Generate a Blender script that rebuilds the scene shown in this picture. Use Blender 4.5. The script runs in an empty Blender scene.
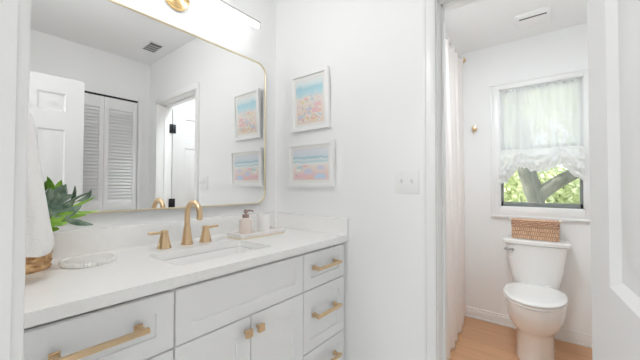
import bpy, bmesh, math, random
from mathutils import Vector, Matrix, noise
random.seed(7)
C = bpy.context.scene.collection
SC = bpy.context.scene
V = Vector
PI = math.pi

# ------------------------------------------------------------------ camera
yaw, pit, rol = (math.radians(a) for a in (38.266, 1.108, -0.175))
fw = V((math.cos(yaw)*math.cos(pit), math.sin(yaw)*math.cos(pit), math.sin(pit)))
rt = V((math.sin(yaw), -math.cos(yaw), 0))
up = rt.cross(fw)
ax = rt*math.cos(rol) - up*math.sin(rol)
ay = rt*math.sin(rol) + up*math.cos(rol)
cd = bpy.data.cameras.new('camera')
cd.sensor_width = 36
cd.lens = 293.05/640*36
cd.clip_start = 0.02
cam = bpy.data.objects.new('camera', cd)
cam.matrix_world = Matrix(((ax.x, ay.x, -fw.x, 0), (ax.y, ay.y, -fw.y, 0), (ax.z, ay.z, -fw.z, 1.18), (0, 0, 0, 1)))
C.objects.link(cam)
SC.camera = cam

# ------------------------------------------------------------------ world, sun, exposure
w = bpy.data.worlds.new('sky')
SC.world = w
w.use_nodes = True
w.node_tree.nodes['Background'].inputs[0].default_value = (0.86, 0.93, 1.0, 1)
w.node_tree.nodes['Background'].inputs[1].default_value = 1.6
SC.view_settings.view_transform = 'Standard'
SC.view_settings.look = 'None'
SC.view_settings.exposure = 0.26
SC.view_settings.gamma = 1
SC.view_settings.use_curve_mapping = False
SC.cycles.max_bounces = 16
SC.cycles.diffuse_bounces = 12
SC.cycles.glossy_bounces = 6
SC.cycles.transmission_bounces = 8
SC.cycles.transparent_max_bounces = 12
SC.cycles.caustics_reflective = False
SC.cycles.caustics_refractive = False
SC.cycles.sample_clamp_indirect = 6


def lamp(name, kind, loc, energy, color=(1, 1, 1), size=0.3, direction=(0, 0, -1), shape='DISK', size_y=None):
    l = bpy.data.lights.new(name, kind)
    l.energy = energy
    l.color = color
    if kind == 'AREA':
        l.shape = shape
        l.size = size
        if size_y:
            l.size_y = size_y
    o = bpy.data.objects.new(name, l)
    o.location = loc
    o.rotation_euler = V(direction).to_track_quat('-Z', 'Y').to_euler()
    C.objects.link(o)
    return o


sun = lamp('sun', 'SUN', (6, 3, 8), 6.0, (1, .96, .88), direction=(0.05, -0.75, -0.65))
sun.data.angle = 0.02
COOL = (1, 1, 1)
XB_ = 1.3
for nm, (x, y), e_area, e_point, rad in (('hall_fill_light', (-1.25, .38), 9.6, .5, .12),
                                         ('bath_fill_light', (0.34, 0.76), 1.9, 3.0, .08),
                                         ('toilet_fill_light', (1.58, 0.34), 9.4, .2, .08)):
    col = (.87, .955, 1) if x > XB_ else COOL
    lamp(nm, 'AREA', (x, y, 2.355), e_area, col, rad*3.2)  # unseen downlight, added to brighten each room
    lamp(nm, 'POINT', (x, y, 2.25), e_point, col).data.shadow_soft_size = rad  # second added light, lifts the ceiling and upper walls


# ------------------------------------------------------------------ materials
def mat(name, col, rough=0.5, metal=0.0, **k):
    m = bpy.data.materials.new(name)
    m.use_nodes = True
    b = m.node_tree.nodes['Principled BSDF']
    b.inputs['Base Color'].default_value = (*col, 1)
    b.inputs['Roughness'].default_value = rough
    b.inputs['Metallic'].default_value = metal
    for key, v in k.items():
        b.inputs[key.replace('_', ' ')].default_value = v
    return m


def nd(m, t, **k):
    n = m.node_tree.nodes.new(t)
    for a, b in k.items():
        setattr(n, a, b)
    return n


def ln(m, a, b):
    m.node_tree.links.new(a, b)


def bsdf(m):
    return m.node_tree.nodes['Principled BSDF']


def add_noise_bump(m, scale, strength, dist=0.002, detail=3):
    tc = nd(m, 'ShaderNodeTexCoord')
    n = nd(m, 'ShaderNodeTexNoise')
    n.inputs['Scale'].default_value = scale
    n.inputs['Detail'].default_value = detail
    bp = nd(m, 'ShaderNodeBump')
    bp.inputs['Strength'].default_value = strength
    bp.inputs['Distance'].default_value = dist
    ln(m, tc.outputs['Object'], n.inputs['Vector'])
    ln(m, n.outputs['Fac'], bp.inputs['Height'])
    ln(m, bp.outputs['Normal'], bsdf(m).inputs['Normal'])
    return n


def noise_color(m, scale, c0, c1, stretch=(1, 1, 1), lo=.35, hi=.65, detail=4):
    tc = nd(m, 'ShaderNodeTexCoord')
    mp = nd(m, 'ShaderNodeMapping')
    mp.inputs['Scale'].default_value = stretch
    n = nd(m, 'ShaderNodeTexNoise')
    n.inputs['Scale'].default_value = scale
    n.inputs['Detail'].default_value = detail
    r = nd(m, 'ShaderNodeValToRGB')
    r.color_ramp.elements[0].position = lo
    r.color_ramp.elements[0].color = (*c0, 1)
    r.color_ramp.elements[1].position = hi
    r.color_ramp.elements[1].color = (*c1, 1)
    ln(m, tc.outputs['Object'], mp.inputs['Vector'])
    ln(m, mp.outputs['Vector'], n.inputs['Vector'])
    ln(m, n.outputs['Fac'], r.inputs['Fac'])
    ln(m, r.outputs['Color'], bsdf(m).inputs['Base Color'])
    return n


M = {}
M['wall'] = mat('wall_paint', (.915, .917, .915), .62)
add_noise_bump(M['wall'], 220, .08, .001)
M['ceiling'] = mat('ceiling_paint', (.90, .90, .90), .8)
add_noise_bump(M['ceiling'], 120, .1, .001)
M['trim'] = mat('trim_paint', (.885, .885, .88), .28)
M['entrydoor'] = mat('entry_door_paint', (.75, .75, .745), .35)
M['door'] = mat('door_paint', (.86, .86, .86), .32)
M['cabinet'] = mat('cabinet_paint', (.915, .915, .912), .33)
M['quartz'] = mat('quartz', (.89, .885, .87), .22)
noise_color(M['quartz'], 60, (.93, .925, .91), (.95, .945, .932), lo=.3, hi=.6)
M['porcelain'] = mat('porcelain', (.90, .895, .885), .10, Coat_Weight=.3)
M['brass'] = mat('brushed_brass', (.77, .57, .355), .30, 1.0)
add_noise_bump(M['brass'], 400, .05, .0005)
M['gold'] = mat('satin_gold', (.86, .62, .30), .22, 1.0)
M['palegold'] = mat('pale_gold', (.86, .76, .55), .28, 1.0)
M['chrome'] = mat('chrome', (.50, .50, .50), .18, 1.0)
M['blackmetal'] = mat('black_metal', (.035, .035, .04), .4, .6)
M['sash'] = mat('window_sash_metal', (.27, .295, .28), .45, .3)
M['mirror'] = mat('mirror_glass', (.965, .97, .965), 0.0, 1.0)
M['whiteplastic'] = mat('white_plastic', (.88, .88, .87), .3)
M['dark'] = mat('dark_gap', (.03, .03, .03), .8)
M['slot'] = mat('vent_slot', (.12, .11, .10), .7)
M['grille'] = mat('grey_grille', (.42, .42, .42), .45)
M['towel'] = mat('white_terry', (.90, .89, .87), .95, Sheen_Weight=.3)
add_noise_bump(M['towel'], 260, .6, .004)
M['curtain'] = mat('blush_cotton', (.87, .82, .795), .9)
add_noise_bump(M['curtain'], 300, .15, .001)
M['pinkglass'] = mat('blush_ceramic', (.82, .72, .66), .28)
M['cap'] = mat('taupe_pump', (.42, .31, .29), .3, .4)
M['tray'] = mat('tray_marble', (.88, .83, .79), .3)
noise_color(M['tray'], 14, (.87, .83, .80), (.93, .90, .88), lo=.3, hi=.6)
M['frost'] = mat('frosted_glass', (.93, .93, .92), .3)
M['dish'] = mat('dish_ceramic', (.86, .85, .83), .55)
M['soil'] = mat('soil', (.06, .04, .03), .9)
M['mat'] = mat('mat_board', (.88, .87, .85), .8)
M['frame'] = mat('frame_white', (.93, .93, .925), .4)
M['cream'] = mat('cream_rope', (.86, .80, .68), .8)

m = M['floor'] = mat('oak_planks', (.5, .3, .18), .38)
tc = nd(m, 'ShaderNodeTexCoord')
mp = nd(m, 'ShaderNodeMapping')
mp.inputs['Rotation'].default_value = (0, 0, PI/2)
br = nd(m, 'ShaderNodeTexBrick')
br.offset = .37
br.inputs['Scale'].default_value = 1
br.inputs['Brick Width'].default_value = 1.6
br.inputs['Row Height'].default_value = .125
br.inputs['Mortar Size'].default_value = .0018
br.inputs['Color1'].default_value = (.66, .385, .22, 1)
br.inputs['Color2'].default_value = (.74, .45, .26, 1)
br.inputs['Mortar'].default_value = (.52, .29, .16, 1)
ns = nd(m, 'ShaderNodeTexNoise')
mp2 = nd(m, 'ShaderNodeMapping')
mp2.inputs['Scale'].default_value = (30, 2.2, 1)
ns.inputs['Scale'].default_value = 1.6
ns.inputs['Detail'].default_value = 5
mx = nd(m, 'ShaderNodeMix', data_type='RGBA', blend_type='MULTIPLY')
mx.inputs['Factor'].default_value = .45
rp = nd(m, 'ShaderNodeValToRGB')
rp.color_ramp.elements[0].position = .3
rp.color_ramp.elements[0].color = (.72, .66, .6, 1)
rp.color_ramp.elements[1].position = .65
ln(m, tc.outputs['Object'], mp.inputs['Vector'])
ln(m, mp.outputs['Vector'], br.inputs['Vector'])
ln(m, tc.outputs['Object'], mp2.inputs['Vector'])
ln(m, mp2.outputs['Vector'], ns.inputs['Vector'])
ln(m, ns.outputs['Fac'], rp.inputs['Fac'])
ln(m, br.outputs['Color'], mx.inputs['A'])
ln(m, rp.outputs['Color'], mx.inputs['B'])
ln(m, mx.outputs['Result'], bsdf(m).inputs['Base Color'])

m = M['bounce_tile'] = mat('pale_bounce_tile', (.7, .7, .7), .4)  # unseen floor, made pale tile to bounce neutral light
tc = nd(m, 'ShaderNodeTexCoord')
br = nd(m, 'ShaderNodeTexBrick')
br.offset = .5
br.inputs['Scale'].default_value = 1
br.inputs['Brick Width'].default_value = .6
br.inputs['Row Height'].default_value = .3
br.inputs['Mortar Size'].default_value = .003
br.inputs['Color1'].default_value = (.82, .82, .81, 1)
br.inputs['Color2'].default_value = (.86, .86, .85, 1)
br.inputs['Mortar'].default_value = (.5, .5, .5, 1)
ln(m, tc.outputs['Object'], br.inputs['Vector'])
ln(m, br.outputs['Color'], bsdf(m).inputs['Base Color'])

M['wicker'] = mat('wicker', (.62, .40, .22), .7)
noise_color(M['wicker'], 40, (.56, .32, .20), (.74, .47, .31), lo=.3, hi=.7)
def strands(m, c1, c2, gap, bw, bh, ms):
    tc = nd(m, 'ShaderNodeTexCoord')
    sp = nd(m, 'ShaderNodeSeparateXYZ')
    ad = nd(m, 'ShaderNodeMath', operation='ADD')
    cb = nd(m, 'ShaderNodeCombineXYZ')
    b = nd(m, 'ShaderNodeTexBrick')
    b.inputs['Scale'].default_value = 1
    b.inputs['Brick Width'].default_value = bw
    b.inputs['Row Height'].default_value = bh
    b.inputs['Mortar Size'].default_value = ms
    b.inputs['Mortar Smooth'].default_value = .6
    b.inputs['Color1'].default_value = (*c1, 1)
    b.inputs['Color2'].default_value = (*c2, 1)
    b.inputs['Mortar'].default_value = (*gap, 1)
    ln(m, tc.outputs['Object'], sp.inputs[0])
    ln(m, sp.outputs['X'], ad.inputs[0])
    ln(m, sp.outputs['Y'], ad.inputs[1])
    ln(m, ad.outputs[0], cb.inputs['X'])
    ln(m, sp.outputs['Z'], cb.inputs['Y'])
    ln(m, cb.outputs[0], b.inputs['Vector'])
    ln(m, b.outputs['Color'], bsdf(m).inputs['Base Color'])
    bp = nd(m, 'ShaderNodeBump')
    bp.invert = True
    bp.inputs['Distance'].default_value = .004
    ln(m, b.outputs['Fac'], bp.inputs['Height'])
    ln(m, bp.outputs['Normal'], bsdf(m).inputs['Normal'])


M['wicker_stakes'] = mat('wicker_stakes', (.6, .4, .2), .7)
strands(M['wicker_stakes'], (.90, .62, .43), (.74, .47, .31), (.40, .22, .13), .0125, .030, .0022)
M['wicker_braid'] = mat('wicker_braid', (.6, .4, .2), .7)
strands(M['wicker_braid'], (.90, .60, .43), (.70, .43, .29), (.40, .22, .13), .022, .0125, .0024)
M['rattan'] = mat('rattan', (.5, .3, .14), .6)
noise_color(M['rattan'], 50, (.42, .22, .09), (.88, .60, .32), lo=.3, hi=.68)

for nm, c0, c1 in (('leaf_dark', (.06, .13, .08), (.30, .40, .30)), ('leaf_light', (.16, .42, .03), (.40, .68, .10))):
    M[nm] = mat(nm, c0, .38)
    noise_color(M[nm], 30, c0, c1, lo=.36, hi=.62)
M['stem'] = mat('stem', (.30, .36, .10), .6)

m = M['led'] = mat('led_diffuser', (1, 1, 1), .4)
bsdf(m).inputs['Emission Color'].default_value = (1, 1, 1, 1)
bsdf(m).inputs['Emission Strength'].default_value = 4.8
m = M['added_lampglass'] = mat('added_lamp_diffuser', (1, 1, 1), .4)  # glow of the added, unseen ceiling lamps
bsdf(m).inputs['Emission Color'].default_value = (1, 1, 1, 1)
bsdf(m).inputs['Emission Strength'].default_value = 3.0


def veil(name, transp, transl, col):
    m = mat(name, col, .9)
    out = m.node_tree.nodes['Material Output']
    tr = nd(m, 'ShaderNodeBsdfTransparent')
    tl = nd(m, 'ShaderNodeBsdfTranslucent')
    tl.inputs['Color'].default_value = (*col, 1)
    df = nd(m, 'ShaderNodeBsdfDiffuse')
    df.inputs['Color'].default_value = (*col, 1)
    a = nd(m, 'ShaderNodeMixShader')
    b = nd(m, 'ShaderNodeMixShader')
    a.inputs[0].default_value = transl
    ln(m, df.outputs[0], a.inputs[1])
    ln(m, tl.outputs[0], a.inputs[2])
    b.inputs[0].default_value = transp
    ln(m, a.outputs[0], b.inputs[1])
    ln(m, tr.outputs[0], b.inputs[2])
    ln(m, b.outputs[0], out.inputs['Surface'])
    return m


M['sheer'] = veil('sheer_voile', .14, .45, (.93, .94, .955))
M['sheer2'] = veil('gathered_voile', .10, .5, (.93, .935, .94))

m = M['pane'] = mat('window_glass', (1, 1, 1), 0)
tr = nd(m, 'ShaderNodeBsdfTransparent')
gl = nd(m, 'ShaderNodeBsdfGlossy')
gl.inputs['Roughness'].default_value = .02
mxs = nd(m, 'ShaderNodeMixShader')
mxs.inputs[0].default_value = .05
ln(m, tr.outputs[0], mxs.inputs[1])
ln(m, gl.outputs[0], mxs.inputs[2])
ln(m, mxs.outputs[0], m.node_tree.nodes['Material Output'].inputs['Surface'])

M['bark'] = mat('bark', (.20, .20, .15), .9)
noise_color(M['bark'], 5, (.12, .13, .10), (.20, .205, .16), stretch=(3, 3, 1))
M['foliage'] = mat('foliage', (.3, .45, .1), .6)
noise_color(M['foliage'], 2.2, (.42, .50, .20), (.84, .88, .58), lo=.3, hi=.7)
M['grass'] = mat('grass', (.25, .4, .1), .9)
noise_color(M['grass'], 3, (.40, .41, .36), (.52, .53, .48))

m = M['seaprint'] = mat('beach_watercolour_sea', (.8, .85, .85), .6)
m2 = M['crowdprint'] = mat('beach_watercolour_crowd', (.85, .8, .75), .6)


def print_nodes(m, stops, z0, z1, warp):
    tc = nd(m, 'ShaderNodeTexCoord')
    n = nd(m, 'ShaderNodeTexNoise')
    n.inputs['Scale'].default_value = 24
    n.inputs['Detail'].default_value = 4
    sep = nd(m, 'ShaderNodeSeparateXYZ')
    mr = nd(m, 'ShaderNodeMapRange')
    mr.inputs['From Min'].default_value = z0
    mr.inputs['From Max'].default_value = z1
    mth = nd(m, 'ShaderNodeMath', operation='MULTIPLY_ADD')
    mth.inputs[1].default_value = warp
    ad = nd(m, 'ShaderNodeMath', operation='ADD')
    ad.inputs[1].default_value = -.5*warp
    r = nd(m, 'ShaderNodeValToRGB')
    e = r.color_ramp.elements
    e[0].position, e[0].color = stops[0][0], (*stops[0][1], 1)
    e[1].position, e[1].color = stops[-1][0], (*stops[-1][1], 1)
    for p, c in stops[1:-1]:
        k = e.new(p)
        k.color = (*c, 1)
    ln(m, tc.outputs['Object'], n.inputs['Vector'])
    ln(m, tc.outputs['Object'], sep.inputs[0])
    ln(m, sep.outputs['Z'], mr.inputs['Value'])
    ln(m, n.outputs['Fac'], mth.inputs[0])
    ln(m, mr.outputs[0], mth.inputs[2])
    ln(m, mth.outputs[0], ad.inputs[0])
    ln(m, ad.outputs[0], r.inputs['Fac'])
    ln(m, r.outputs['Color'], bsdf(m).inputs['Base Color'])


print_nodes(m, [(0, (.84, .72, .66)), (.20, (.86, .66, .66)), (.42, (.88, .78, .72)), (.52, (.86, .83, .80)), (.55, (.88, .90, .90)),
                (.60, (.58, .73, .76)), (.66, (.80, .86, .86)), (.72, (.42, .62, .70)), (.76, (.70, .78, .82)), (1, (.80, .80, .84))], .02, .22, .10)
print_nodes(m2, [(0, (.90, .78, .66)), (.35, (.90, .80, .72)), (.58, (.88, .82, .78)), (.66, (.60, .80, .84)), (.80, (.46, .72, .80)),
                 (.86, (.72, .84, .86)), (1, (.88, .88, .86))], .03, .29, .16)
for nm, c in (('paint_pink', (.86, .45, .50)), ('paint_blue', (.45, .62, .84)), ('paint_yellow', (.90, .70, .28)), ('paint_teal', (.35, .66, .68)),
              ('paint_coral', (.88, .42, .28)), ('paint_lilac', (.60, .60, .76)), ('paint_white', (.92, .90, .88)), ('paint_umber', (.36, .27, .24))):
    M[nm] = mat(nm, tuple(.62*q+.38*.9 for q in c), .6)

# ------------------------------------------------------------------ mesh helpers
WL = {}


class MB:
    def __init__(s):
        s.bm = bmesh.new()
        s.mi = 0

    def _f(s, vs):
        try:
            f = s.bm.faces.new(vs)
            f.material_index = s.mi
            f.smooth = True
            return f
        except ValueError:
            return None

    def box(s, lo, hi, bev=0.0, seg=2):
        lo, hi = V(lo), V(hi)
        vs = [s.bm.verts.new((x, y, z)) for x in (lo.x, hi.x) for y in (lo.y, hi.y) for z in (lo.z, hi.z)]
        fs = [s._f([vs[i] for i in q]) for q in ((0, 1, 3, 2), (4, 6, 7, 5), (0, 4, 5, 1), (2, 3, 7, 6), (0, 2, 6, 4), (1, 5, 7, 3))]
        if bev:
            es = list({e for f in fs for e in f.edges})
            bmesh.ops.bevel(s.bm, geom=es, offset=bev, segments=seg, affect='EDGES', profile=.5)
        return s

    def loft(s, rings, cap0=True, cap1=True, closed=True):
        R = [[s.bm.verts.new(p) for p in r] for r in rings]
        n = len(R[0])
        for a, b in zip(R, R[1:]):
            for i in range(n if closed else n-1):
                j = (i+1) % n
                s._f((a[i], a[j], b[j], b[i]))
        if cap0:
            s._f(R[0][::-1])
        if cap1:
            s._f(R[-1])
        return s

    def tube(s, pts, r, seg=12, caps=True):
        pts = [V(p) for p in pts]
        rs = r if isinstance(r, (list, tuple)) else [r]*len(pts)
        rings = []
        t = (pts[1]-pts[0]).normalized()
        a = t.orthogonal().normalized()
        for i, p in enumerate(pts):
            t = (pts[min(i+1, len(pts)-1)]-pts[max(i-1, 0)]).normalized()
            a = (a - t*a.dot(t)).normalized()
            b = t.cross(a)
            rings.append([p+(a*math.cos(2*PI*k/seg)+b*math.sin(2*PI*k/seg))*rs[i] for k in range(seg)])
        return s.loft(rings, caps, caps)

    def cyl(s, p0, p1, r0, r1=None, seg=24):
        return s.tube([p0, p1], [r0, r0 if r1 is None else r1], seg)

    def lathe(s, prof, c, axis='z', seg=32, cap0=True, cap1=True):
        c = V(c)
        rings = []
        for r, h in prof:
            ring = []
            for k in range(seg):
                a = 2*PI*k/seg
                x, y = r*math.cos(a), r*math.sin(a)
                ring.append(c+(V((x, y, h)) if axis == 'z' else V((h, x, y)) if axis == 'x' else V((x, h, -y))))
            rings.append(ring)
        return s.loft(rings, cap0, cap1)

    def grid(s, fn, nu, nv, wrap=False):
        g = [[s.bm.verts.new(fn(i/nu, j/nv)) for j in range(nv+1)] for i in range(nu if wrap else nu+1)]
        for i in range(nu):
            for j in range(nv):
                a, b = g[i], g[(i+1) % len(g)]
                s._f((a[j], b[j], b[j+1], a[j+1]))
        return s

    def build(s, name, material, parent=None, local=False, angle=38, recalc=True):
        if recalc:
            bmesh.ops.recalc_face_normals(s.bm, faces=s.bm.faces)
        off = V((0, 0, 0))
        if parent is not None and not local:
            off = WL.get(parent.name, V((0, 0, 0)))
        if off.length:
            bmesh.ops.translate(s.bm, verts=s.bm.verts, vec=-off)
        me = bpy.data.meshes.new(name)
        s.bm.to_mesh(me)
        s.bm.free()
        for mm in (material if isinstance(material, list) else [material]):
            me.materials.append(mm)
        me.set_sharp_from_angle(angle=math.radians(angle))
        o = bpy.data.objects.new(name, me)
        C.objects.link(o)
        if parent is not None:
            o.parent = parent
            WL[o.name] = WL.get(parent.name, V((0, 0, 0)))
        return o


def tag(o, label, cat, group=None):
    o['label'] = label
    o['category'] = cat
    if group:
        o['group'] = group
    return o


def thing(name, label, cat, loc=(0, 0, 0), rot=(0, 0, 0), group=None):
    o = bpy.data.objects.new(name, None)
    o.empty_display_size = .05
    C.objects.link(o)
    o.location = loc
    o.rotation_euler = rot
    WL[o.name] = V(loc)
    return tag(o, label, cat, group)


def struct(name, loc=(0, 0, 0), rot=(0, 0, 0)):
    o = bpy.data.objects.new(name, None)
    C.objects.link(o)
    o.location = loc
    o.rotation_euler = rot
    WL[o.name] = V(loc)
    o['kind'] = 'structure'
    return o


def smesh(name, mb, m, label=None):
    o = mb.build(name, m)
    o['kind'] = 'structure'
    if label:
        o['label'] = label
    return o


def rrect(x0, x1, y0, y1, r, z, n=6):
    pts = []
    for cx, cy, a0 in ((x1-r, y1-r, 0), (x0+r, y1-r, 90), (x0+r, y0+r, 180), (x1-r, y0+r, 270)):
        for k in range(n+1):
            a = math.radians(a0+90*k/n)
            pts.append(V((cx+r*math.cos(a), cy+r*math.sin(a), z)))
    return pts


# ------------------------------------------------------------------ room shell
YA, XB, XE, YD, XC, ZC = 1.349, 1.26, 0.0462, -0.547, 2.943, 2.41
XB2 = XB+.12
TL, TR = 1.36, -0.40           # toilet room side walls
smesh('floor', MB().box((XB+.06, -1.15, -.08), (3.10, 1.50, 0)), M['floor'])
smesh('floor_bath', MB().box((-1.75, -1.15, -.08), (XB+.06, 1.50, 0)), M['bounce_tile'])  # pale surface chosen for its reflected light
smesh('ceiling', MB().box((-1.75, -1.15, ZC), (3.10, 1.50, ZC+.1)), M['ceiling'])
smesh('wall_left', MB().box((-.094, YA, 0), (XB, YA+.12, ZC)), M['wall'])
JL, JR, HD = .37, -.34, 1.968    # doorway to the toilet room
wb = MB()
wb.box((XB, JL+.012, 0), (XB2, YA+.12, ZC))
wb.box((XB, -1.10, 0), (XB2, JR-.012, ZC))
wb.box((XB, JR-.012, HD+.012), (XB2, JL+.012, ZC))
smesh('wall_right', wb, M['wall'])
EL, ER = .50, -.135              # doorway the photograph is taken from
we = MB()
we.box((XE-.12, EL+.012, 0), (XE, YA, ZC))
we.box((XE-.12, -1.10, 0), (XE, ER-.012, ZC))
we.box((XE-.12, ER-.012, 1.972), (XE, EL+.012, ZC))
smesh('wall_entry', we, M['wall'])
KL, KR, KH = .05, 1.155, 2.012    # closet opening
wd = MB()
wd.box((XE, YD-.1, 0), (KL, YD, ZC))
wd.box((KR, YD-.1, 0), (XB, YD, ZC))
wd.box((KL, YD-.1, KH), (KR, YD, ZC))
smesh('wall_closet', wd, M['wall'])
smesh('wall_closet_interior', MB().box((XE, -1.10, 0), (XB, -1.0, ZC)), M['wall'])
WY0, WY1, WZ0, WZ1 = -.195, .346, 1.005, 2.006
wc = MB()
wc.box((XC, WY1, 0), (XC+.14, YA+.12, ZC))
wc.box((XC, TR-.1, 0), (XC+.14, WY0, ZC))
wc.box((XC, WY0, 0), (XC+.14, WY1, WZ0))
wc.box((XC, WY0, WZ1), (XC+.14, WY1, ZC))
smesh('wall_far', wc, M['wall'])
smesh('wall_shower', MB().box((XB2, TL, 0), (XC, TL+.11, ZC)), M['wall'])
smesh('wall_beside_toilet', MB().box((XB2, TR-.1, 0), (XC, TR, ZC)), M['wall'])
# hall behind the camera
wh = MB()
wh.box((-1.75, -1.15, 0), (-1.65, 1.50, ZC))
wh.box((-1.65, 1.40, 0), (-.094, 1.50, ZC))
wh.box((-1.65, -1.15, 0), (-.094, -1.05, ZC))
smesh('wall_hall', wh, M['wall'])

# casings and jambs
t = MB()
t.box((XB-.002, JL, 0), (XB2+.002, JL+.012, HD))
t.box((XB-.002, JR-.012, 0), (XB2+.002, JR, HD))
t.box((XB-.002, JR-.012, HD), (XB2+.002, JL+.012, HD+.012))
t.box((XB+.055, JL-.011, 0), (XB+.085, JL, HD), .002)      # stops
t.box((XB+.055, JR, 0), (XB+.085, JR+.011, HD), .002)
t.box((XB+.055, JR, HD-.011), (XB+.085, JL, HD), .002)
for x0, x1 in ((XB-.016, XB), (XB2, XB2+.016)):
    xo = x0-.004 if x0 < XB else x1
    for y0, y1, yo in ((JL+.004, JL+.055, JL+.043), (JR-.055, JR-.004, JR-.055)):
        t.box((x0, y0, 0), (x1, y1, HD+.004), .003)
        t.box((xo, yo, 0), (xo+.006, yo+.012, HD+.055), .002)
    t.box((x0, JR-.055, HD+.004), (x1, JL+.055, HD+.055), .003)
smesh('trim_1', t, M['trim'], 'white casing around the doorway to the toilet room')
t = MB()
t.box((XE-.122, EL, 0), (XE+.002, EL+.012, 1.96))
t.box((XE-.122, ER-.012, 0), (XE+.002, ER, 1.96))
t.box((XE-.122, ER-.012, 1.96), (XE+.002, EL+.012, 1.972))
for y0, y1 in ((EL+.004, EL+.06), (ER-.06, ER-.004)):
    t.box((XE, y0, 0), (XE+.014, y1, 1.964), .003)
t.box((XE, ER-.06, 1.964), (XE+.014, EL+.06, 2.02), .003)
smesh('trim_2', t, M['trim'], 'white jamb and casing of the entry doorway at the left edge')


def baseboard(name, segs):
    b = MB()
    for lo, hi, ax_ in segs:
        b.box(lo, hi, .002)
    smesh(name, b, M['trim'])


b = MB()
b.box((XC-.014, TR, 0), (XC, TL, .072), .002)
b.box((XC-.009, TR, .072), (XC, TL, .088), .003)
b.box((XC-.026, TR, 0), (XC-.014, TL, .018), .005)
smesh('baseboard_far', b, M['trim'])
b = MB()
b.box((XB-.014, JL+.056, 0), (XB, .80, .088), .003)
b.box((XB-.014, YD, 0), (XB, JR-.056, .088), .003)
smesh('baseboard_right', b, M['trim'])
b = MB()
b.box((XB2+.05, TR, 0), (XC-.03, TR+.014, .088), .003)
smesh('baseboard_beside_toilet', b, M['trim'])

# window
W1 = struct('window_1', (XC, .075, WZ0))
b = MB()
for y0, y1, z0, z1 in ((WY1, .411, .93, 2.056), (-.258, WY0, .93, 2.056), (WY0, WY1, WZ1, 2.056), (WY0, WY1, .93, WZ0)):
    b.box((XC-.018, y0, z0), (XC-.0005, y1, z1), .003)
for y0, y1, z0, z1 in ((.395, .413, .917, 2.06), (-.26, -.242, .917, 2.06)):
    b.box((XC-.024, y0, z0), (XC-.0005, y1, z1), .003)
b.box((XC-.024, -.26, 2.045), (XC-.0005, .413, 2.062), .003)
b.box((XC-.028, -.26, .915), (XC-.0005, .413, .934), .003)
b.build('casing', M['trim'], W1)
b = MB()
for y0, y1, z0, z1 in ((WY1-.006, WY1, WZ0, WZ1), (WY0, WY0+.006, WZ0, WZ1), (WY0, WY1, WZ1-.006, WZ1), (WY0, WY1, WZ0, WZ0+.006)):
    b.box((XC-.002, y0, z0), (XC+.138, y1, z1))
b.build('jamb', M['trim'], W1)
b = MB()
fx0, fx1 = XC+.018, XC+.05
for y0, y1, z0, z1 in ((WY1-.024, WY1-.006, WZ0+.006, WZ1-.006), (WY0+.006, WY0+.024, WZ0+.006, WZ1-.006),
                       (WY0+.006, WY1-.006, WZ1-.026, WZ1-.006), (WY0+.006, WY1-.006, WZ0+.006, WZ0+.042), (WY0+.006, WY1-.006, 1.49, 1.515)):
    b.box((fx0, y0, z0), (fx1, y1, z1), .002)
b.box((fx0-.008, .06, WZ0+.034), (fx0, .12, WZ0+.042), .002)
b.build('sash', M['sash'], W1)
MB().box((XC+.032, WY0+.02, WZ0+.02), (XC+.036, WY1-.02, WZ1-.02)).build('pane', M['pane'], W1)


# ------------------------------------------------------------------ doors
def panel_door(root, width, height, thick, panels, material='door'):
    """slab from x=0..width, y=0..thick (face looking +y), local coordinates"""
    b = MB()
    xs = sorted({0, width} | {q for p in panels for q in (p[0], p[1])})
    zs = sorted({.012, height} | {q for p in panels for q in (p[2], p[3])})
    for face, sgn in ((thick, 1), (0, -1)):
        for i in range(len(xs)-1):
            for j in range(len(zs)-1):
                x0, x1, z0, z1 = xs[i], xs[i+1], zs[j], zs[j+1]
                if any(p[0]-1e-6 <= x0 and x1 <= p[1]+1e-6 and p[2]-1e-6 <= z0 and z1 <= p[3]+1e-6 for p in panels):
                    continue
                vs = [b.bm.verts.new((x, face, z)) for x, z in ((x0, z0), (x1, z0), (x1, z1), (x0, z1))]
                b._f(vs)
        for p in panels:
            steps = ((0, 0), (.010, -.009), (.028, -.009), (.048, -.002))
            rings = []
            for ins, d in steps:
                q = min(ins, (p[1]-p[0])*.42, (p[3]-p[2])*.42)
                rings.append([(x, face+sgn*d, z) for x, z in ((p[0]+q, p[2]+q), (p[1]-q, p[2]+q), (p[1]-q, p[3]-q), (p[0]+q, p[3]-q))])
            b.loft(rings, False, True)
    ring0 = [(0, 0, .012), (width, 0, .012), (width, 0, height), (0, 0, height)]
    ring1 = [(x, thick, z) for x, y, z in ring0]
    b.loft([ring0, ring1], False, False)
    bmesh.ops.remove_doubles(b.bm, verts=b.bm.verts, dist=1e-5)
    return b.build('slab', M[material], root, local=True, angle=20)


def hinge(root, x, y, z, local=True):
    b = MB()
    b.cyl((x, y, z-.046), (x, y, z+.046), .008, seg=12)
    b.box((x-.004, y-.045, z-.045), (x+.003, y-.002, z+.045), .001)
    for dz in (-.03, 0, .03):
        b.cyl((x-.006, y-.024, z+dz), (x+.004, y-.024, z+dz), .004, seg=8)
    b.build('hinge', M['blackmetal'], root, local=local)


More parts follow.
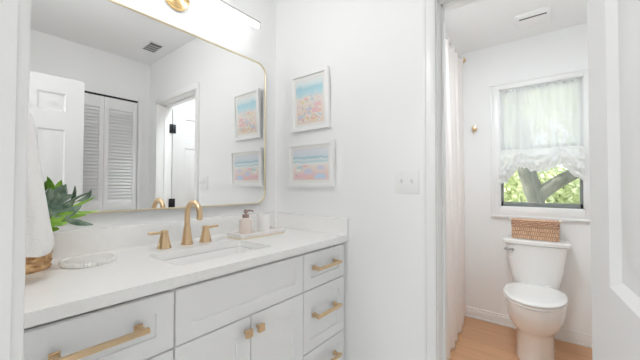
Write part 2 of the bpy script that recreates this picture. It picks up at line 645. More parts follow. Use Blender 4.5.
# toilet-room door, swung into the toilet room
th = math.radians(9)
D1 = struct('door_1', (XB2+.0208, JR-.026, 0), (0, 0, th))
pw = .70
pan = []
for x0, x1 in ((.115, .300), (.385, .565)):
    pan += [(x0, x1, 1.67, 1.865), (x0, x1, .985, 1.565), (x0, x1, .20, .812)]
panel_door(D1, pw, 1.960, .035, pan, 'entrydoor')
for z in (1.75, 1.0, .25):
    b = MB()
    b.cyl((-.004, .040, z-.046), (-.004, .040, z+.046), .008, seg=12)
    b.box((-.030, .032, z-.045), (-.004, .0385, z+.045), .001)
    b.box((-.004, .0345, z-.045), (.030, .0375, z+.045), .001)
    b.build('hinge', M['blackmetal'], D1, local=True)

# entry door standing open just beside the camera (its face also shows in the mirror)
t2 = math.radians(5)
D2W, D2T = .565, .036
D2 = struct('door_2', (.614-D2W*math.cos(t2)+D2T*math.sin(t2), -.047-D2W*math.sin(t2)-D2T*math.cos(t2), 0), (0, 0, t2))
pan = []
for x0, x1 in ((.085, .235), (.312, .462)):
    pan += [(x0, x1, 1.70, 1.828), (x0, x1, 1.055, 1.572), (x0, x1, .20, .87)]
panel_door(D2, D2W, 1.945, D2T, pan, 'entrydoor')
for z in (1.72, 1.0, .25):
    b = MB()
    b.cyl((-.005, D2T+.004, z-.046), (-.005, D2T+.004, z+.046), .007, seg=12)
    b.box((-.003, .006, z-.045), (-.001, .034, z+.045), .0005)
    b.build('hinge', M['blackmetal'], D2, local=True)

# louvred bifold closet doors
D3 = struct('door_3', (KL, YD, 0))
npan = 4
pwid = (KR-KL-.008)/npan
for k in range(npan):
    x0 = KL+.004+k*pwid
    b = MB()
    y0, y1 = YD-.034, YD-.006
    b.box((x0+.001, y0, .02), (x0+.036, y1, 1.995), .002)
    b.box((x0+pwid-.037, y0, .02), (x0+pwid-.001, y1, 1.995), .002)
    for z0, z1 in ((.02, .16), (.95, 1.03), (1.89, 1.995)):
        b.box((x0+.036, y0, z0), (x0+pwid-.037, y1, z1), .002)
    for za, zb in ((.16, .95), (1.03, 1.89)):
        n = int((zb-za)/.030)
        for i in range(n):
            z = za+(i+.5)*(zb-za)/n
            vs = [(x0+.036, y1-.001, z-.017), (x0+.036, y1-.001, z-.010), (x0+.036, y1-.019, z+.015), (x0+.036, y1-.021, z+.009)]
            b.loft([vs, [(x0+pwid-.037, q[1], q[2]) for q in vs]])
    b.build('louver_panel', M['door'], D3)
MB().box((KL+.002, YD-.045, 2.0), (KR-.002, YD-.004, KH)).build('track', M['blackmetal'], D3)
b = MB()
b.box((KR, YD, 0), (KR+.045, YD+.012, KH+.045), .003)
b.box((KL-.02, YD, 0), (KL, YD+.012, KH+.045), .003)
smesh('trim_3', b, M['trim'], 'white casing beside the louvred closet doors')

# ------------------------------------------------------------------ vanity
VX0, VX1, VYF, VYB = .064, 1.252, .826, 1.345
VN = thing('vanity_cabinet', 'white shaker vanity with brass pulls under the pale stone countertop', 'vanity', (.65, 1.08, 0))
b = MB()
b.box((VX0-.015, VYF+.02, .10), (VX0+.004, VYB, .899))
b.box((VX1-.012, VYF+.02, .10), (VX1+.006, VYB, .899))
for x in (.393, .927):
    b.box((x, VYF+.02, .10), (x+.018, VYB, .899))
b.box((VX0, VYF+.02, .10), (VX1, VYB, .118))
b.box((VX0, VYB-.012, .118), (VX1, VYB, .899))
b.box((VX0-.015, VYF+.018, .886), (VX1+.006, VYF+.036, .899))
b.box((VX0-.015, VYF+.018, .715), (VX1+.006, VYF+.036, .74))
b.box((VX0, VYF+.085, 0), (VX1, VYF+.10, .10))
b.build('carcass', M['cabinet'], VN)


def shaker(name, x0, x1, z0, z1, rail, parent):
    """frame-and-panel front, recessed centre, real bevelled ledges"""
    b = MB()
    y0, y1 = VYF, VYF+.018
    rec = .007
    o = [(x0, z0), (x1, z0), (x1, z1), (x0, z1)]
    i = [(x0+rail, z0+rail), (x1-rail, z0+rail), (x1-rail, z1-rail), (x0+rail, z1-rail)]
    i2 = [(x0+rail+.002, z0+rail+.002), (x1-rail-.002, z0+rail+.002), (x1-rail-.002, z1-rail-.002), (x0+rail+.002, z1-rail-.002)]
    oo = [(x0+.0015, z0+.0015), (x1-.0015, z0+.0015), (x1-.0015, z1-.0015), (x0+.0015, z1-.0015)]
    R = lambda q, y: [(x, y, z) for x, z in q]
    b.loft([R(o, y1), R(o, y0+.0015), R(oo, y0), R(i, y0), R(i2, y0+rec)], True, True)
    return b.build(name, M['cabinet'], parent, angle=20)


def pull(x, z, parent, L=.19):
    b = MB()
    y = VYF
    for s in (-1, 1):
        b.box((x+s*(L/2-.014)-.007, y-.030, z-.007), (x+s*(L/2-.014)+.007, y-.0003, z+.007), .0015)
        b.box((x+s*(L/2-.014)-.010, y-.005, z-.010), (x+s*(L/2-.014)+.010, y-.0003, z+.010), .0015)
    b.box((x-L/2, y-.040, z-.0065), (x+L/2, y-.027, z+.0065), .002)
    b.build('pull', M['brass'], parent)


g = .0025
rows = ((.730, .884), (.463, .725), (.125, .458))
for x0, x1, xc, L in ((VX0-.010, .397, .224, .188), (.938, VX1-.004, 1.082, .182)):
    for (z0, z1), zp in zip(rows, (.818, .613, .380)):
        d = shaker('drawer', x0+g, x1-g, z0, z1, .046, VN)
        pull(xc, zp, d, L)
shaker('false_front', .397+g, .938-g, .730, .884, .046, VN)
for x0, x1, kx in ((.397, .662, .637), (.662, .938, .690)):
    d = shaker('cabinet_door', x0+g*.8, x1-g*.8, .125, .725, .055, VN)
    kb = MB()
    kb.cyl((kx, VYF, .680), (kx, VYF-.016, .680), .006)
    kb.box((kx-.013, VYF-.028, .667), (kx+.013, VYF-.014, .693), .002)
    kb.build('knob', M['brass'], d)

# countertop with the sink cut-out
CT = thing('countertop', 'pale off-white stone countertop with upstands on the white vanity', 'countertop', (.64, 1.08, .90))
SX0, SX1, SY0, SY1 = .444, .838, .908, 1.138
CY0 = .809
b = MB()
outer = [V((x, y, .929)) for x, y in ((XE+.003, CY0), (XB-.001, CY0), (XB-.001, YA-.001), (XE+.003, YA-.001))]
inner = rrect(SX0, SX1, SY0, SY1, .016, .929)
lv = []
for loop in (outer, inner):
    vs = [b.bm.verts.new(p) for p in loop]
    lv.append(vs)
    for i in range(len(vs)):
        b.bm.edges.new((vs[i], vs[(i+1) % len(vs)]))
r = bmesh.ops.triangle_fill(b.bm, use_beauty=True, use_dissolve=False, edges=b.bm.edges[:])
top = [f for f in b.bm.faces]
ex = bmesh.ops.extrude_face_region(b.bm, geom=top)
for v in [q for q in ex['geom'] if isinstance(q, bmesh.types.BMVert)]:
    v.co.z = .900
b.build('slab', M['quartz'], CT, angle=30)
MB().box((XE+.003, YA-.022, .9292), (XB-.001, YA-.0005, 1.018), .0015).build('backsplash', M['quartz'], CT)
MB().box((XB-.021, CY0-.004, .9292), (XB-.0008, YA-.0225, 1.016), .0015).build('side_splash', M['quartz'], CT)

SK = thing('sink', 'white rectangular undermount basin set into the vanity countertop', 'sink', (.634, 1.027, .78))
b = MB()
rings = []
for ins, z, rr in ((-.02, .8985, .016), (.001, .8985, .016), (.005, .890, .02), (.012, .82, .035), (.03, .785, .045), (.07, .772, .05), (.098, .770, .01)):
    rings.append(rrect(SX0+ins, SX1-ins, SY0+ins, SY1-ins, rr, z))
for ins, z, rr in ((.07, .760, .05), (.02, .772, .045), (.0, .82, .035), (-.008, .889, .03), (-.02, .889, .03)):
    rings.append(rrect(SX0+ins, SX1-ins, SY0+ins, SY1-ins, rr, z))
b.loft(rings[:7], False, True)
b.loft(rings[7:] + [rings[0]], True, False)
b.build('basin', M['porcelain'], SK)
MB().lathe([(.022, .7712), (.022, .774), (.012, .7745), (.010, .7725)], (.634, 1.027, 0)).build('drain', M['brass'], SK)

# ------------------------------------------------------------------ faucet
FC = thing('faucet', 'brushed brass gooseneck faucet with two lever handles behind the basin', 'faucet', (.632, 1.222, .929))
fx, fy = .634, 1.221
b = MB()
b.lathe([(.0245, .9292), (.0245, .934), (.0215, .940), (.0165, .975), (.0135, 1.003), (.0118, 1.008)], (fx, fy, 0), cap1=True)
path = [(fx, fy, 1.0), (fx, fy, 1.03), (fx, fy, 1.055)]
R = .050
for k in range(0, 17):
    a = PI*k/16*1.02
    path.append((fx, fy-R+R*math.cos(a), 1.058+R*math.sin(a)))
p = V(path[-1])
path.append(tuple(p+V((0, .001, -.006))))
b.tube(path, .0112, 16)
q = V(path[-1])
b.cyl(q, q+V((0, .002, -.007)), .0122, seg=16)
b.build('spout', M['brass'], FC)
for hx, s in ((.538, -1), (.716, 1)):
    b = MB()
    b.lathe([(.026, .9292), (.026, .934), (.0235, .939), (.017, .972), (.0145, .980), (.0145, .998), (.011, 1.0)], (hx, 1.215, 0))
    h = b.build('handle', M['brass'], FC)
    b = MB()
    b.tube([(hx-s*.006, 1.215, .991), (hx+s*.03, 1.215, .992), (hx+s*.060, 1.213, .9935)], [.0068, .0056, .0052], 12)
    b.build('lever', M['brass'], h)

# ------------------------------------------------------------------ mirror and vanity light
MR = thing('wall_mirror', 'large round-cornered rectangular mirror in a thin gold frame above the vanity', 'mirror', (.65, YA, 1.0745))
mx0, mx1, mz0, mz1 = .135, 1.166, 1.0745, 1.899


def rr_xz(ins, y, r):
    return [V((p.x, y, p.y)) for p in rrect(mx0+ins, mx1-ins, mz0+ins, mz1-ins, max(r-ins, .01), 0, 10)]


MB().loft([rr_xz(.004, YA-.001, .065), rr_xz(.004, YA-.015, .065)]).build('glass', M['mirror'], MR, angle=20)
b = MB()
b.loft([rr_xz(0, YA-.001, .065), rr_xz(0, YA-.019, .065), rr_xz(.001, YA-.020, .065), rr_xz(.006, YA-.020, .065), rr_xz(.0065, YA-.019, .065), rr_xz(.0065, YA-.0152, .065)], False, False)
b.build('frame', M['palegold'], MR, angle=30)

VL = thing('vanity_light', 'horizontal tube sconce with round gold wall plate above the mirror', 'light', (.633, YA, 2.045))
b = MB()
b.lathe([(.060, -.0008), (.060, -.014), (.056, -.020), (.020, -.024), (.012, -.028)], (.633, YA, 2.045), axis='y', seg=40)
b.build('wall_plate', M['gold'], VL)
MB().cyl((.633, YA-.026, 2.045), (.633, 1.262, 2.05), .009).build('arm', M['gold'], VL)
bx0, bx1 = .226, 1.040
MB().cyl((bx0+.006, 1.25, 2.050), (bx1-.006, 1.25, 2.050), .0125, seg=20).build('tube', M['led'], VL)
b = MB()
b.box((bx0, 1.2365, 2.0630), (bx1, 1.2645, 2.0730), .002)
b.box((bx0, 1.238, 2.0375), (bx0+.006, 1.2625, 2.0655), .001)
b.box((bx1-.006, 1.238, 2.0375), (bx1, 1.2625, 2.0655), .001)
b.build('channel', M['grille'], VL)

# ------------------------------------------------------------------ pictures


def picture(name, label, y0, y1, z0, z1, printmat, dots):
    tilt = math.radians(-2.6)
    root = thing(name, label, 'picture', (XB-.0015, (y0+y1)/2, z0), (0, tilt, 0), 'framed beach pictures')
    W, H = (y1-y0)/2, z1-z0
    D, fwid = .019, .020
    b = MB()
    o = [(-W, 0), (W, 0), (W, H), (-W, H)]
    ins = lambda q: [(-W+q, q), (W-q, q), (W-q, H-q), (-W+q, H-q)]
    R = lambda q, x: [(x, y, z) for y, z in q]
    b.loft([R(o, 0), R(o, -D+.001), R(ins(.001), -D), R(ins(fwid-.001), -D), R(ins(fwid), -D+.001), R(ins(fwid), -.012)], True, False)
    b.build('frame', M['frame'], root, local=True, angle=20)
    b = MB()
    mw = fwid+.016
    b.loft([R(ins(fwid), -.012), R(ins(mw), -.012), R(ins(mw+.002), -.0105)], False, False)
    b.build('mat_board', M['mat'], root, local=True, angle=20)
    b = MB()
    q = ins(mw+.001)
    b._f([b.bm.verts.new(v) for v in R(q, -.0104)])
    mats = [printmat]
    rnd = random.Random(len(label))
    for k, (cy, cz, ry, rz, mn, kind) in enumerate(dots):
        if M[mn] not in mats:
            mats.append(M[mn])
        b.mi = mats.index(M[mn])
        n = 12
        pts = []
        for i in range(n):
            a = 2*PI*i/n
            sx, sz = math.cos(a), math.sin(a)
            if kind == 'u':
                sz = max(sz, -.18)
            j = 1+rnd.uniform(-.12, .12)
            pts.append(b.bm.verts.new((-.0106-.00002*k, cy+ry*sx*j, cz+rz*sz*j)))
        b._f(pts)
    b.build('art_print', mats, root, local=True, angle=20)
    return root


rnd = random.Random(3)
dots = []
names = ['paint_pink', 'paint_blue', 'paint_yellow', 'paint_teal', 'paint_coral', 'paint_white', 'paint_lilac']
for k in range(95):
    z = .20 - .15*(k/95)**.9 + rnd.uniform(-.006, .006)
    s = .0025+.0055*(k/95)
    dots.append((rnd.uniform(-.082, .082), z, s*rnd.uniform(.8, 1.7), s*rnd.uniform(.7, 1.1), rnd.choice(names), rnd.choice('uoo')))
for cy, cz, r_, mn in ((-.062, .13, .024, 'paint_pink'), (-.045, .10, .026, 'paint_pink'), (.0, .115, .016, 'paint_blue'), (.05, .155, .016, 'paint_yellow'),
                       (.02, .17, .014, 'paint_coral'), (-.02, .165, .013, 'paint_teal'), (.066, .075, .016, 'paint_blue'), (-.005, .09, .010, 'paint_lilac')):
    dots.append((cy, cz, r_, r_*.8, mn, 'u'))
for k in range(9):
    dots.append((rnd.uniform(-.08, .08), rnd.uniform(.055, .14), .0025, .006, 'paint_umber', 'o'))
picture('framed_picture', 'upright white-framed beach crowd print, upper of the two beside the mirror', .920, 1.193, 1.492, 1.815, M['crowdprint'], dots)
dots = []
for cy, cz, ry, rz, mn in ((.075, .105, .026, .014, 'paint_teal'), (.04, .112, .026, .010, 'paint_pink'), (-.075, .098, .030, .020, 'paint_lilac'), (.012, .078, .036, .024, 'paint_lilac'),
                           (.06, .055, .05, .020, 'paint_pink'), (-.07, .050, .046, .028, 'paint_blue'), (-.03, .066, .02, .012, 'paint_pink'), (.09, .088, .020, .012, 'paint_white'), (.105, .062, .006, .010, 'paint_umber'),
                           (.0, .046, .03, .010, 'paint_coral')):
    dots.append((cy, cz, ry, rz, mn, 'u'))
picture('framed_picture', 'wide white-framed seaside umbrella print, lower of the two beside the mirror', .886, 1.217, 1.174, 1.424, M['seaprint'], dots)

# ------------------------------------------------------------------ light switch
LS = thing('light_switch', 'white double toggle switch plate on the wall beside the toilet doorway', 'switch', (XB, .5025, 1.20))
b = MB()
b.box((XB-.006, .447, 1.146), (XB-.0005, .558, 1.254), .0025)
b.build('plate', M['whiteplastic'], LS)
for y in (.4795, .5255):
    b = MB()
    b.box((XB-.0075, y-.005, 1.188), (XB-.006, y+.005, 1.212), .0005)
    b.loft([[(XB-.0072, y-.004, 1.193), (XB-.0072, y+.004, 1.193), (XB-.0072, y+.004, 1.205), (XB-.0072, y-.004, 1.205)],
            [(XB-.018, y-.003, 1.206), (XB-.018, y+.003, 1.206), (XB-.016, y+.003, 1.213), (XB-.016, y-.003, 1.213)]])
    b.build('toggle', M['whiteplastic'], LS)
    for z in (1.170, 1.230):
        MB().lathe([(.0034, -.0075), (.0034, -.006)], (XB, y, z), axis='x', seg=10).build('screw', M['whiteplastic'], LS)

# ------------------------------------------------------------------ things on the counter
CZ = .9293
TY = thing('tray', 'long blush marble tray with a gold base beside the faucet', 'tray', (.978, 1.178, CZ))
b = MB()
rings = [rrect(.838, 1.119, 1.116, 1.240, .012, CZ+.006), rrect(.836, 1.121, 1.114, 1.242, .013, CZ+.022), rrect(.840, 1.117, 1.118, 1.238, .012, CZ+.024),
         rrect(.846, 1.111, 1.124, 1.232, .010, CZ+.022), rrect(.848, 1.109, 1.126, 1.230, .009, CZ+.014)]
b.loft(rings)
b.build('dish', M['tray'], TY)
MB().loft([rrect(.837, 1.120, 1.115, 1.241, .013, CZ), rrect(.837, 1.120, 1.115, 1.241, .013, CZ+.006)]).build('base_rim', M['palegold'], TY)
TZ = CZ+.0142
SB = thing('soap_dispenser', 'blush pump soap bottle standing on the long tray', 'dispenser', (.908, 1.180, TZ))
b = MB()
b.lathe([(.028, 0), (.0305, .003), (.031, .062), (.028, .071), (.016, .078), (.014, .084)], (.908, 1.180, TZ), cap1=True)
b.build('bottle', M['pinkglass'], SB)
b = MB()
b.lathe([(.0165, .078), (.0165, .094), (.014, .096)], (.908, 1.180, TZ))
b.lathe([(.005, .094), (.005, .104)], (.908, 1.180, TZ), seg=12)
b.lathe([(.0105, .102), (.011, .106), (.010, .116), (.006, .118)], (.908, 1.180, TZ), seg=20)
b.tube([(.908, 1.180, TZ+.112), (.928, 1.168, TZ+.113), (.940, 1.161, TZ+.108)], [.0045, .004, .0035], 10)
b.build('pump', M['cap'], SB)
GL = thing('tumbler', 'frosted white tumbler behind the pump soap bottle', 'cup', (1.030, 1.190, TZ))
b = MB()
b.lathe([(.030, 0), (.032, .003), (.033, .086), (.0325, .0875), (.031, .086), (.0295, .008), (.010, .006)], (1.030, 1.190, TZ))
b.build('cup', M['frost'], GL)
DS = thing('soap_dish', 'round ribbed white dish on the counter beside the plant', 'dish', (.284, 1.170, CZ))
b = MB()
n = 144
rings = []
for r_, z, rip in ((.064, 0, 0), (.0695, .0015, .0014), (.0715, .007, .0022), (.071, .0130, .0022), (.069, .0155, .0010), (.066, .0155, 0), (.063, .0130, 0), (.02, .0120, 0)):
    rings.append([(.284+(r_+rip*math.sin(48*2*PI*k/(n*2)))*math.cos(2*PI*k/(n*2)), 1.170+(r_+rip*math.sin(48*2*PI*k/(n*2)))*math.sin(2*PI*k/(n*2)), CZ+z) for k in range(n*2)])
b.loft(rings)
b.build('bowl', M['dish'], DS)


def weave_wall(per, z0, z1, nu, nv, amp, stakes, rows, taper=1.0, center=(0, 0), mi=0):
    """woven surface: perimeter function per(u)->(x,y,nx,ny); strands go over and under"""
    b = MB()
    b.mi = mi

    def fn(u, v):
        x, y, nx, ny = per(u)
        row = v*rows
        k = math.floor(min(row, rows-.001))
        fr = row-k
        over = math.sin(2*PI*u*stakes/2 + (PI if k % 2 else 0))
        d = amp*(.55*over+.9*abs(math.sin(PI*fr))**.6)
        s = 1+(taper-1)*v
        cx, cy = center
        return (cx+(x-cx)*s+nx*d, cy+(y-cy)*s+ny*d, z0+(z1-z0)*v)
    b.grid(fn, nu, nv, wrap=True)
    return b


# plant in a round rattan basket
PL = thing('potted_plant', 'leafy green plant in a rattan basket behind the hanging towel', 'plant', (.125, 1.222, CZ))
pc = (.125, 1.222)
per = lambda u: (pc[0]+.072*math.cos(2*PI*u), pc[1]+.072*math.sin(2*PI*u), math.cos(2*PI*u), math.sin(2*PI*u))
b = weave_wall(per, CZ+.002, CZ+.115, 168, 42, .0042, 28, 9, 1.04, pc)
b.lathe([(.001, CZ), (.072, CZ), (.074, CZ+.004)], (pc[0], pc[1], 0), cap0=False, cap1=False)
ring = []
for k in range(97):
    a = 2*PI*k/96
    ring.append((pc[0]+(.077+.002*math.sin(24*a))*math.cos(a), pc[1]+(.077+.002*math.sin(24*a))*math.sin(a), CZ+.116+.002*math.cos(24*a)))
b.tube(ring, .0055, 8, caps=False)
b.build('basket', M['rattan'], PL)
MB().lathe([(.001, CZ+.10), (.070, CZ+.10)], (pc[0], pc[1], 0), cap0=False, cap1=False).build('soil', M['soil'], PL)


def leaf(b, base, tip, width, bend, roll, seed=0):
    base, tip = V(base), V(tip)
    d = tip-base
    L = d.length
    t = d.normalized()
    side = t.cross(V((.17, 1, -.1)))
    if side.length < .1:
        side = V((0, 0, 1))
    side.normalize()
    side = Matrix.Rotation(roll, 3, t) @ side
    nrm = side.cross(t)
    N = 10
    rows_ = []
    for i in range(N+1):
        u = i/N
        wd_ = width*(math.sin(PI*min(1, u*.96+.04)**.85)**.8)*(1 if u < 1 else 0)+.0006
        c = base+t*(L*u)+nrm*(bend*L*math.sin(PI*u))
        rows_.append([c+side*(wd_*k)+nrm*(abs(k)*wd_*.28-.0) for k in (-1, -.5, 0, .5, 1)])
    vs = [[b.bm.verts.new(p) for p in r] for r in rows_]
    for i in range(N):
        for j in range(4):
            b._f((vs[i][j], vs[i+1][j], vs[i+1][j+1], vs[i][j+1]))


LV = [((.193, 1.2, 1.134), (.185, 1.2, 1.206), .014, 1), ((.2, 1.22, 1.145), (.222, 1.22, 1.196), .013, 1), ((.192, 1.17, 1.12), (.224, 1.17, 1.183), .018, 0),
      ((.194, 1.14, 1.121), (.237, 1.14, 1.15), .016, 0), ((.213, 1.18, 1.09), (.288, 1.18, 1.157), .008, 0), ((.258, 1.19, 1.128), (.290, 1.18, 1.168), .013, 0),
      ((.239, 1.22, 1.099), (.256, 1.22, 1.178), .010, 0), ((.216, 1.2, 1.089), (.31, 1.2, 1.142), .006, 1), ((.245, 1.21, 1.10), (.322, 1.22, 1.094), .008, 1),
      ((.215, 1.12, 1.078), (.282, 1.12, 1.056), .011, 0), ((.19, 1.12, 1.09), (.250, 1.11, 1.118), .019, 0), ((.195, 1.13, 1.072), (.228, 1.13, 1.135), .019, 0),
      ((.181, 1.12, 1.09), (.197, 1.12, 1.16), .018, 0), ((.178, 1.12, 1.072), (.232, 1.11, 1.10), .013, 1), ((.179, 1.12, 1.06), (.212, 1.11, 1.09), .010, 1),
      ((.183, 1.16, 1.15), (.212, 1.15, 1.180), .012, 0), ((.174, 1.14, 1.10), (.181, 1.13, 1.172), .016, 0), ((.203, 1.15, 1.076), (.272, 1.15, 1.086), .010, 1),
      ((.195, 1.24, 1.085), (.228, 1.25, 1.140), .018, 0), ((.19, 1.26, 1.10), (.25, 1.28, 1.135), .015, 0), ((.14, 1.24, 1.11), (.14, 1.28, 1.19), .016, 0),
      ((.12, 1.22, 1.12), (.09, 1.24, 1.20), .016, 1), ((.11, 1.2, 1.10), (.06, 1.23, 1.16), .016, 0), ((.16, 1.22, 1.12), (.165, 1.24, 1.215), .014, 1),
      ((.15, 1.18, 1.11), (.155, 1.16, 1.195), .016, 0), ((.20, 1.17, 1.06), (.245, 1.19, 1.075), .010, 1), ((.186, 1.15, 1.055), (.205, 1.14, 1.05), .010, 1)]
bd, bl, bs = MB(), MB(), MB()
for k, (p0, p1, wd_, kind) in enumerate(LV):
    leaf(bl if kind else bd, p0, p1, wd_*.78, random.uniform(.05, .18), random.uniform(-.95, .95))
    p0 = V(p0)
    c0 = V((pc[0]+random.uniform(-.02, .035), pc[1]+random.uniform(-.03, .03), CZ+.098))
    mid = c0.lerp(p0, .55)+V((0, 0, .012))
    bs.tube([c0, mid, p0+(V(p1)-p0)*.12], [.0022, .0018, .0012], 6)
fo = bd.build('foliage', M['leaf_dark'], PL, recalc=False)
fo['label'] = 'dark bluish green leaves'
fo = bl.build('foliage', M['leaf_light'], PL, recalc=False)
fo['label'] = 'bright light green leaves'
bs.build('stems', M['stem'], PL)

# towel ring and towel
TG = thing('towel_ring', 'gold towel ring on the entry wall holding the white towel', 'towel ring', (XE, 1.06, 1.535))
b = MB()
b.lathe([(.022, .0006), (.022, .008), (.009, .012), (.008, .045)], (XE, 1.06, 1.535), axis='x')
b.build('mount', M['brass'], TG)
ring = [(XE+.046, 1.06+.058*math.sin(2*PI*k/40), 1.474+.058*math.cos(2*PI*k/40)) for k in range(41)]
MB().tube(ring, .0042, 8, caps=False).build('ring', M['brass'], TG)
prof = [(1.405, .040), (1.385, .050), (1.352, .058), (1.30, .063), (1.19, .073), (1.08, .084), (1.035, .0895), (1.018, .091), (1.005, .089), (1.001, .085)]
rings = []
nseg = 72
for z, hw in prof:
    f = (1.405-z)/.43
    ring = []
    for k in range(nseg):
        a = 2*PI*k/nseg
        fold = 1+.10*math.sin(5*a+1.0)*min(1, .4+f)+.05*math.sin(9*a+2+z*3)
        rx = hw*(1+.03*math.sin(4*a))
        ry = (.026+.030*f)*fold
        x = XE+.006+hw*.70 + .72*rx*math.cos(a)*(1+.02*math.sin(7*a))
        x = max(x, XE+.003)
        ring.append((x, 1.062+ry*math.sin(a), z+.004*math.sin(3*a+.5)*f))
    rings.append(ring)
b = MB()
b.loft(rings)
TW = b.build('towel', M['towel'], angle=60)
tag(TW, 'white hanging hand towel at the left end of the counter', 'towel')

# ------------------------------------------------------------------ toilet room: rod, curtain
CR = thing('curtain_rod', 'metal shower curtain rod below the toilet room ceiling', 'rod', (2.16, .63, 2.345))
MB().cyl((XB2+.001, .63, 2.345), (XC-.001, .63, 2.345), .010, seg=14).build('tube', M['whiteplastic'], CR)
for x, s in ((XB2+.0008, 1), (XC-.0008, -1)):
    MB().lathe([(.024, 0), (.022, s*.012), (.012, s*.02), (.0115, s*.03)], (x, .63, 2.345), axis='x').build('flange', M['brass'], CR)
for k in range(5):
    x = 2.10+k*.19
    MB().tube([(x, .63+.019*math.sin(2*PI*i/16), 2.338+.020*math.cos(2*PI*i/16)) for i in range(17)], .0014, 6, caps=False).build('ring', M['palegold'], CR)


def curtain_fn(u, v):
    z = 2.316-(2.316-.022)*v
    x = 2.03+.86*u+.010*math.sin(2*PI*u*9+.6)
    spread = .016+.010*v
    y = .628 - .066*v*(1-u)**.8 + spread*math.sin(2*PI*u*6+1.6+.25*math.sin(3*v))
    y += .010*noise.noise(V((x*6, 0, z*1.2)))
    if u > .8:
        k = (u-.8)/.2
        y += k*v*(.012+.006*math.sin(z*34))*math.sin(PI*k)
        y += .006*k*math.sin(z*38)*max(0, (1.0-z))
    return (x, y, z)


b = MB()
b.grid(curtain_fn, 180, 80)
SCN = b.build('shower_curtain', M['curtain'], angle=70)
sm = SCN.modifiers.new('thickness', 'SOLIDIFY')
sm.thickness = .002
tag(SCN, 'blush white shower curtain hanging to the floor left of the toilet', 'curtain')

# robe hook
RH = thing('robe_hook', 'small gold wall hook left of the window', 'hook', (XC, .537, 1.69))
b = MB()
b.lathe([(.020, -.0006), (.020, -.008), (.010, -.012), (.008, -.032)], (XC, .537, 1.695), axis='x')
b.build('mount', M['brass'], RH)
b = MB()
b.lathe([(.008, -.030), (.018, -.034), (.021, -.042), (.018, -.050), (.006, -.053)], (XC, .537, 1.70), axis='x', seg=20)
b.tube([(XC-.026, .537, 1.69), (XC-.030, .539, 1.668), (XC-.044, .541, 1.656), (XC-.056, .541, 1.664)], [.006, .0055, .0055, .006], 10)
b.build('peg', M['brass'], RH)

# ------------------------------------------------------------------ toilet
TO = thing('toilet', 'white two-piece toilet with closed lid below the window', 'toilet', (2.58, .10, 0))
ty = .10


def egg(xf, xb, w, z, n=48, sq=2.3):
    pts = []
    xm = xb-(xb-xf)*.42
    for k in range(n):
        a = 2*PI*k/n
        ca, sa = math.cos(a), math.sin(a)
        if ca < 0:
            x = xm+(xm-xf)*math.copysign(abs(ca)**(2/2.15), ca)
            y = w*math.copysign(abs(sa)**(2/2.15), sa)
        else:
            x = xm+(xb-xm)*math.copysign(abs(ca)**(2/3.2), ca)
            y = w*math.copysign(abs(sa)**(2/2.3), sa)
        pts.append((x, ty+y, z))
    return pts


b = MB()
b.loft([egg(2.372, 2.80, .114, 0), egg(2.375, 2.80, .112, .012), egg(2.378, 2.79, .110, .10), egg(2.378, 2.79, .110, .180), egg(2.370, 2.80, .117, .200),
        egg(2.347, 2.81, .137, .222), egg(2.318, 2.82, .156, .255), egg(2.294, 2.83, .169, .30), egg(2.278, 2.84, .176, .35), egg(2.273, 2.84, .176, .398), egg(2.277, 2.835, .173, .404)])
b.build('bowl', M['porcelain'], TO)
MB().loft([egg(2.272, 2.745, .174, .4065), egg(2.264, 2.75, .179, .411), egg(2.264, 2.75, .179, .419), egg(2.270, 2.746, .175, .4225)]).build('seat', M['porcelain'], TO)
b = MB()
b.loft([egg(2.272, 2.748, .174, .4258), egg(2.263, 2.755, .180, .4300), egg(2.262, 2.756, .180, .4380), egg(2.272, 2.75, .174, .4440), egg(2.31, 2.72, .145, .4475), egg(2.40, 2.66, .08, .4490)])
b.build('lid', M['porcelain'], TO)
for y in (ty-.07, ty+.07):
    MB().cyl((2.742, y-.02, .436), (2.742, y+.02, .436), .011).build('seat_hinge', M['porcelain'], TO)


def tank_ring(xf, xb, w, z, r=.035, bow=.014):
    pts = rrect(xf, xb, ty-w, ty+w, r, z, 8)
    out = []
    n = len(pts)
    full = []
    for i in range(n):
        a, c = pts[i], pts[(i+1) % n]
        full.append(a)
        if (a-c).length > .05:
            for k in range(1, 8):
                full.append(a.lerp(c, k/8))
    for p in full:
        q = (p.x-xb)/(xf-xb)
        out.append((p.x-bow*q*(1-((p.y-ty)/w)**2), p.y, p.z))
    return out


b = MB()
b.loft([tank_ring(2.765, 2.915, .132, .4045), tank_ring(2.755, 2.92, .142, .42), tank_ring(2.732, 2.925, .167, .56), tank_ring(2.716, 2.928, .186, .715), tank_ring(2.716, 2.928, .186, .735)])
b.build('tank', M['porcelain'], TO)
b = MB()
b.loft([tank_ring(2.714, 2.93, .188, .7362), tank_ring(2.702, 2.932, .206, .744), tank_ring(2.700, 2.932, .208, .764), tank_ring(2.706, 2.93, .203, .772), tank_ring(2.72, 2.92, .183, .7745)])
b.build('tank_lid', M['porcelain'], TO)
b = MB()
b.lathe([(.014, .0), (.014, -.008), (.008, -.012)], (2.722, .238, .692), axis='x')
b.tube([(2.706, .238, .692), (2.700, .256, .693), (2.699, .292, .696)], [.008, .0075, .009], 10)
b.build('flush_lever', M['chrome'], TO)

# wicker box on the tank
BK = thing('wicker_basket', 'rectangular woven basket standing on the toilet tank lid', 'basket', (2.815, .103, .775))
bx = (2.756, 2.872)
by = (-.040, .246)
bz0, bz1 = .7752, .921
Wd, Hd = bx[1]-bx[0], by[1]-by[0]
P_ = 2*(Wd+Hd)


